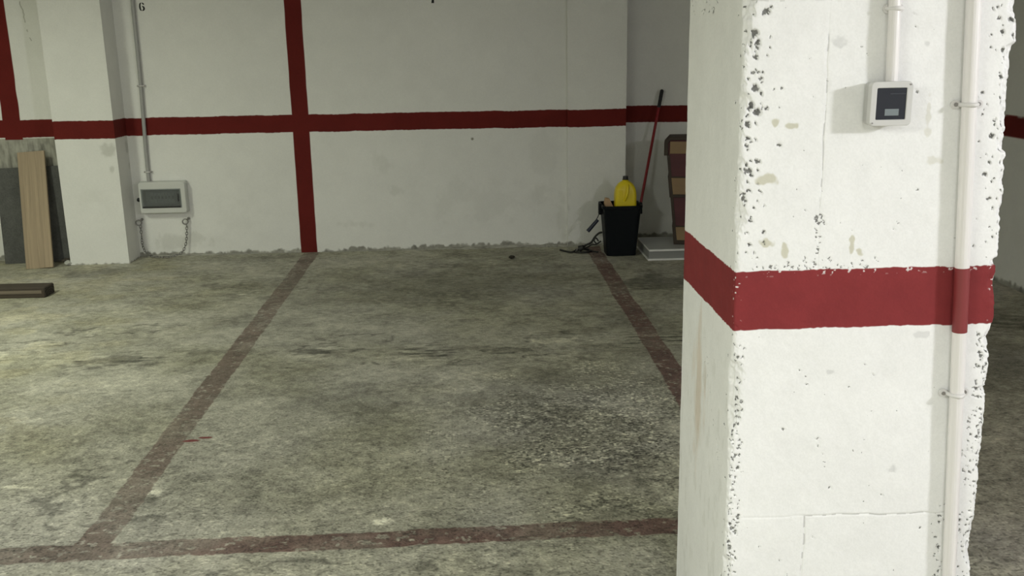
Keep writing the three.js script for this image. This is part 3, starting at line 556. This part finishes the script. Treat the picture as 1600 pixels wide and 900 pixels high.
{
  const t = thing('jug', 'yellow plastic jug with black cap standing in the bucket', 'jug', [BX + .036, .366, BZ + .012]);
  const yellow = std([.80, .63, .014], .4);
  // flask body: rounded rectangle sections, with the grip opening modelled as a raised loop and a hollow
  const prof = [[0, .070, .050, .02], [.006, .080, .058, .025], [.02, .083, .060, .028], [.10, .083, .060, .028], [.135, .080, .058, .03], [.165, .072, .053, .032], [.190, .056, .044, .034], [.205, .038, .034, .03], [.212, .024, .024, .0235], [.224, .0215, .0215, .021]];
  const seg = 8, P = [], I = [], n = 4 * (seg + 1);
  for (const [y, a, b, r] of prof) for (const [sx, sz, st] of [[1, 1, 0], [-1, 1, 1], [-1, -1, 2], [1, -1, 3]]) for (let i = 0; i <= seg; i++) { const q = st * Math.PI / 2 + i / seg * Math.PI / 2; P.push(sx * (a - r) + Math.cos(q) * r, y, sz * (b - r) + Math.sin(q) * r); }
  for (let k = 0; k + 1 < prof.length; k++) for (let i = 0; i < n; i++) { const j = (i + 1) % n; I.push(k * n + i, (k + 1) * n + i, k * n + j, k * n + j, (k + 1) * n + i, (k + 1) * n + j); }
  const c0 = P.length / 3; P.push(0, 0, 0); for (let i = 0; i < n; i++) I.push(c0, i, (i + 1) % n);
  const c1 = P.length / 3, top = (prof.length - 1) * n; P.push(0, .224, 0); for (let i = 0; i < n; i++) I.push(c1, top + (i + 1) % n, top + i);
  const g = new THREE.BufferGeometry(); g.setAttribute('position', new THREE.Float32BufferAttribute(P, 3)); g.setIndex(I); g.computeVertexNormals();
  part('body', g, yellow, t);
  part('handle', tube([[.012, .185, .046], [.010, .165, .064], [.004, .12, .072], [-.006, .085, .066], [-.014, .066, .056]], .011, 24, 10), yellow, t);
  part('label_ridge', rbox(-.06, -.03, .05, .145, .055, .0625, .003, 2), yellow, t);
  const cp = part('cap', new THREE.CylinderGeometry(.0195, .0215, .026, 20).translate(0, .235, 0), std([.012, .012, .014], .4), t, 'black screw cap');
  part('cap_ring', new THREE.TorusGeometry(.0215, .003, 6, 20).rotateX(Math.PI / 2).translate(0, .223, 0), cp.material, cp);
}
{
  const t2 = woodMaps(128, 256, [.46, .30, .17], .35, 351), m = new THREE.MeshStandardMaterial({ map: t2.map, roughness: .75 });
  const sh = new THREE.Shape(); sh.moveTo(-.044, 0); sh.lineTo(.044, 0); sh.lineTo(.044, .365); sh.lineTo(.012, .425); sh.lineTo(-.026, .432); sh.lineTo(-.04, .40); sh.closePath();
  const g = new THREE.ExtrudeGeometry(sh, { depth: .05, bevelEnabled: true, bevelSize: .003, bevelThickness: .003, bevelSegments: 2 });
  const w = shadows(new THREE.Mesh(g, m)); w.name = 'wood_offcut'; w.position.set(BX - .056, .016, BZ - .02); w.rotation.z = .10; w.userData = { label: 'tan wood offcut with angled top sticking out of black bucket', category: 'wood' }; 
  w.scale.set(.7, 1, 1); scene.add(w);
}
{
  const t = thing('cable', 'tangled dark cable with its plug on floor beside black bucket', 'cable');
  const m = std([.018, .018, .016], .55);
  part('lead', tube([[1.035, .172, -7.41], [1.015, .165, -7.42], [.985, .135, -7.43], [.955, .085, -7.45], [.915, .06, -7.47], [.88, .025, -7.5], [.85, .008, -7.52], [.83, .008, -7.47], [.87, .01, -7.44], [.93, .008, -7.45], [.955, .012, -7.5], [.90, .02, -7.53], [.85, .018, -7.5], [.80, .008, -7.46], [.76, .008, -7.50], [.72, .008, -7.56]], .008, 160, 8), m, t);
  part('lead', tube([[1.03, .10, -7.42], [.99, .075, -7.42], [.955, .07, -7.43], [.93, .05, -7.45], [.90, .035, -7.47], [.865, .03, -7.48], [.84, .02, -7.50], [.86, .008, -7.55], [.92, .008, -7.56], [.98, .008, -7.47], [1.01, .008, -7.44]], .0065, 120, 8), m, t);
  const pl = part('plug', rod([.865, .035, -7.46], [.895, .05, -7.445], .026, .017, 14), m, t);
  for (const s of [-1, 1]) part('pin', rod([.853, .029 + s * .006, -7.466 + s * .005], [.838, .022 + s * .006, -7.473 + s * .005], .0025, .0025, 8), screwMat, pl);
  part('strap', tube([[1.0, .075, -7.41], [.975, .105, -7.425], [.99, .125, -7.425], [1.01, .10, -7.42]], .006, 24, 8), m, t);
}
{
  // pole stands on the floor behind the bucket and leans on the niche wall
  const A = V(1.318, .02, -7.62), B = V(1.603, 1.235, -7.985), at = k => A.clone().lerp(B, k).toArray();
  const t = thing('broom_pole', 'red broom pole with black grip leaning in the wall niche', 'broom');
  part('pole', rod(at(0), at(.90), .0115, .0115, 16), std([.25, .012, .018], .35), t);
  const gr = part('grip', rod(at(.885), at(.99), .0145, .0155, 16), std([.012, .012, .014], .5), t, 'black plastic grip');
  part('grip_cap', new THREE.SphereGeometry(.0158, 14, 10).translate(...at(.992)), gr.material, gr);
}
{
  // low white unit lying on its back: two white edged panels with a recessed grey carcass between
  const t = thing('white_flat_unit', 'low white flat furniture unit lying on floor beneath maroon trunk', 'furniture', [1.345, 0, -7.10]);
  const white = std([.80, .80, .78], .4), top = std([.42, .43, .42], .5);
  part('bottom_panel', rbox(0, .62, .002, .016, -.50, 0, .002, 2), white, t);
  part('carcass', rbox(.008, .612, .016, .074, -.49, -.012, .002, 1), std([.25, .255, .245], .6), t, 'grey recessed side');
  part('top_panel', rbox(.008, .62, .074, .088, -.48, .002, .002, 2), white, t);
  part('top_sheet', rbox(.010, .618, .088, .0905, -.478, -.004, .001, 1), top, t, 'grey upper face');
}
{
  const t = thing('trunk', 'upright maroon trunk with dark edging and tan patches beside broom', 'trunk', [1.745, .0905, -7.33], -.22);
  const mm = maps(128, 256, (u, v, o) => { const n = fbm(u * 8, v * 16, 4, 361), k = 1 + .6 * (n - .5); o[0] = .080 * k; o[1] = .018 * k; o[2] = .022 * k; o[3] = n; });
  const maroon = new THREE.MeshStandardMaterial({ map: mm.map, bumpMap: mm.bump, bumpScale: .002, roughness: .6 });
  const tn = maps(128, 128, (u, v, o) => { const n = fbm(u * 6, v * 6, 4, 371), k = 1 + .7 * (n - .5); o[0] = .30 * k; o[1] = .20 * k; o[2] = .105 * k; o[3] = n; });
  const tan = new THREE.MeshStandardMaterial({ map: tn.map, bumpMap: tn.bump, bumpScale: .002, roughness: .7 }), edge = std([.038, .024, .014], .6);
  const X = y => -.145 - .085 * (y / .82);     // left side flares towards the top
  const prism = (y0, y1, dx0, dx1, z0, z1) => { const s = new THREE.Shape(); s.moveTo(X(y0) + dx0, y0); s.lineTo(.2, y0); s.lineTo(.2, y1); s.lineTo(X(y1) + dx1, y1); s.closePath(); const g = new THREE.ExtrudeGeometry(s, { depth: z1 - z0 - .006, bevelEnabled: true, bevelSize: .003, bevelThickness: .003, bevelSegments: 2 }); g.translate(0, 0, z0 + .003); return g; };
  part('body', prism(.01, .80, .012, .012, -.12, .10), maroon, t);
  // dark edging with a chamfered top corner
  const s = new THREE.Shape(); s.moveTo(X(.79) - .012, .69); s.lineTo(X(.79) - .012, .785); s.lineTo(X(.8) + .025, .825); s.lineTo(.2, .832); s.lineTo(.2, .81); s.lineTo(X(.8) + .032, .805); s.lineTo(X(.79) + .012, .775); s.lineTo(X(.79) + .016, .69); s.closePath();
  part('edging', new THREE.ExtrudeGeometry(s, { depth: .236, bevelEnabled: true, bevelSize: .002, bevelThickness: .002, bevelSegments: 1 }).translate(0, 0, -.125), edge, t);
  part('edging', prism(.37, .525, -.006, -.006, -.128, .104), edge, t);
  part('edging', prism(.004, .145, -.004, -.004, -.128, .104), edge, t);
  for (const [y0, y1] of [[.145, .37], [.525, .69]]) { const q = new THREE.Shape(); q.moveTo(X(y0) - .002, y0); q.lineTo(X(y0) + .02, y0); q.lineTo(X(y1) + .02, y1); q.lineTo(X(y1) - .002, y1); q.closePath(); part('edging', new THREE.ExtrudeGeometry(q, { depth: .222, bevelEnabled: false }).translate(0, 0, -.118), edge, t); }
  part('patch', prism(.705, .79, .024, .034, .09, .112), tan, t, 'tan patch'); part('patch', prism(.395, .515, .022, .02, .09, .113), tan, t, 'tan patch'); part('patch', prism(.04, .135, .024, .022, .09, .113), tan, t, 'tan patch');
}

// ------------------------------------------------------------------ crumbs on the floor
{
  const crumb = (name, label, cat, x, z, r, rgb, s) => { const g = new THREE.IcosahedronGeometry(r, 2), p = g.attributes.position; for (let i = 0; i < p.count; i++) { const q = .65 + .7 * vn(p.getX(i) / r * 2 + s, p.getY(i) / r * 2 + p.getZ(i) / r * 3, s); p.setXYZ(i, p.getX(i) * q, p.getY(i) * q * .55, p.getZ(i) * q); } g.computeVertexNormals(); g.computeBoundingBox(); g.translate(0, -g.boundingBox.min.y, 0); const m = shadows(new THREE.Mesh(g, std(rgb, .9))); m.name = numbered(name); m.position.set(x, 0, z); m.userData = { label, category: cat }; scene.add(m); };
  crumb('dirt_clump', 'small dark dirt clump on floor near the middle of back wall', 'dirt', .315, -7.31, .024, [.035, .03, .02], 3);
  crumb('concrete_crumb', 'pale concrete crumb lying at the foot of the pilaster corner', 'rubble', -3.14, -7.50, .03, [.5, .5, .46], 5);
  crumb('wood_scrap', 'small dark scrap on floor right of the wooden plank', 'scrap', -3.17, -7.56, .035, [.06, .05, .04], 8);
}

// ------------------------------------------------------------------ lamps
function batten(cfg, label, i) {
  const t = thing('ceiling_lamp', label, 'lamp', [cfg.pos[0], ROOM.h, cfg.pos[2]]);
  part('housing', rbox(-.09, .09, -.05, 0, -.64, .64, .006, 2), std([.7, .7, .68], .5), t);
  const em = std([.9, .9, .9], .4); em.emissive.setRGB(...cfg.color); em.emissiveIntensity = 4;
  part('diffuser', rbox(-cfg.w / 2, cfg.w / 2, -.064, -.05, -cfg.l / 2, cfg.l / 2, .004, 2), em, t);
  const L = new THREE.RectAreaLight(new THREE.Color().setRGB(...cfg.color), cfg.power, cfg.w, cfg.l);
  L.position.set(0, -.068, 0); L.rotation.x = -Math.PI / 2; t.add(L); L.name = 'lamp_light';
}
batten(LAMPS.left, 'long ceiling batten lamp above the left parking bay');
batten(LAMPS.rear, 'long ceiling batten lamp over the driving lane left of the viewer');
batten(LAMPS.front, 'long ceiling batten lamp over the driving lane behind the viewer');
{
  const c = LAMPS.right, t = thing('wall_lamp', 'rectangular bulkhead lamp on the right side wall', 'lamp', [3.56, c.pos[1], c.pos[2]]);
  part('housing', rbox(-.07, 0, -.11, .11, -.2, .2, .01, 2), std([.7, .7, .68], .5), t);
  const em = std([.9, .9, .9], .4); em.emissive.setRGB(...c.color); em.emissiveIntensity = 5;
  part('diffuser', rbox(-.092, -.07, -c.l / 2, c.l / 2, -c.w / 2, c.w / 2, .006, 2), em, t);
  const L = new THREE.RectAreaLight(new THREE.Color().setRGB(...c.color), c.power, c.w, c.l);
  L.position.set(-.097, 0, 0); L.rotation.y = Math.PI / 2; t.add(L); L.name = 'lamp_light';
}

renderer.render(scene, camera);
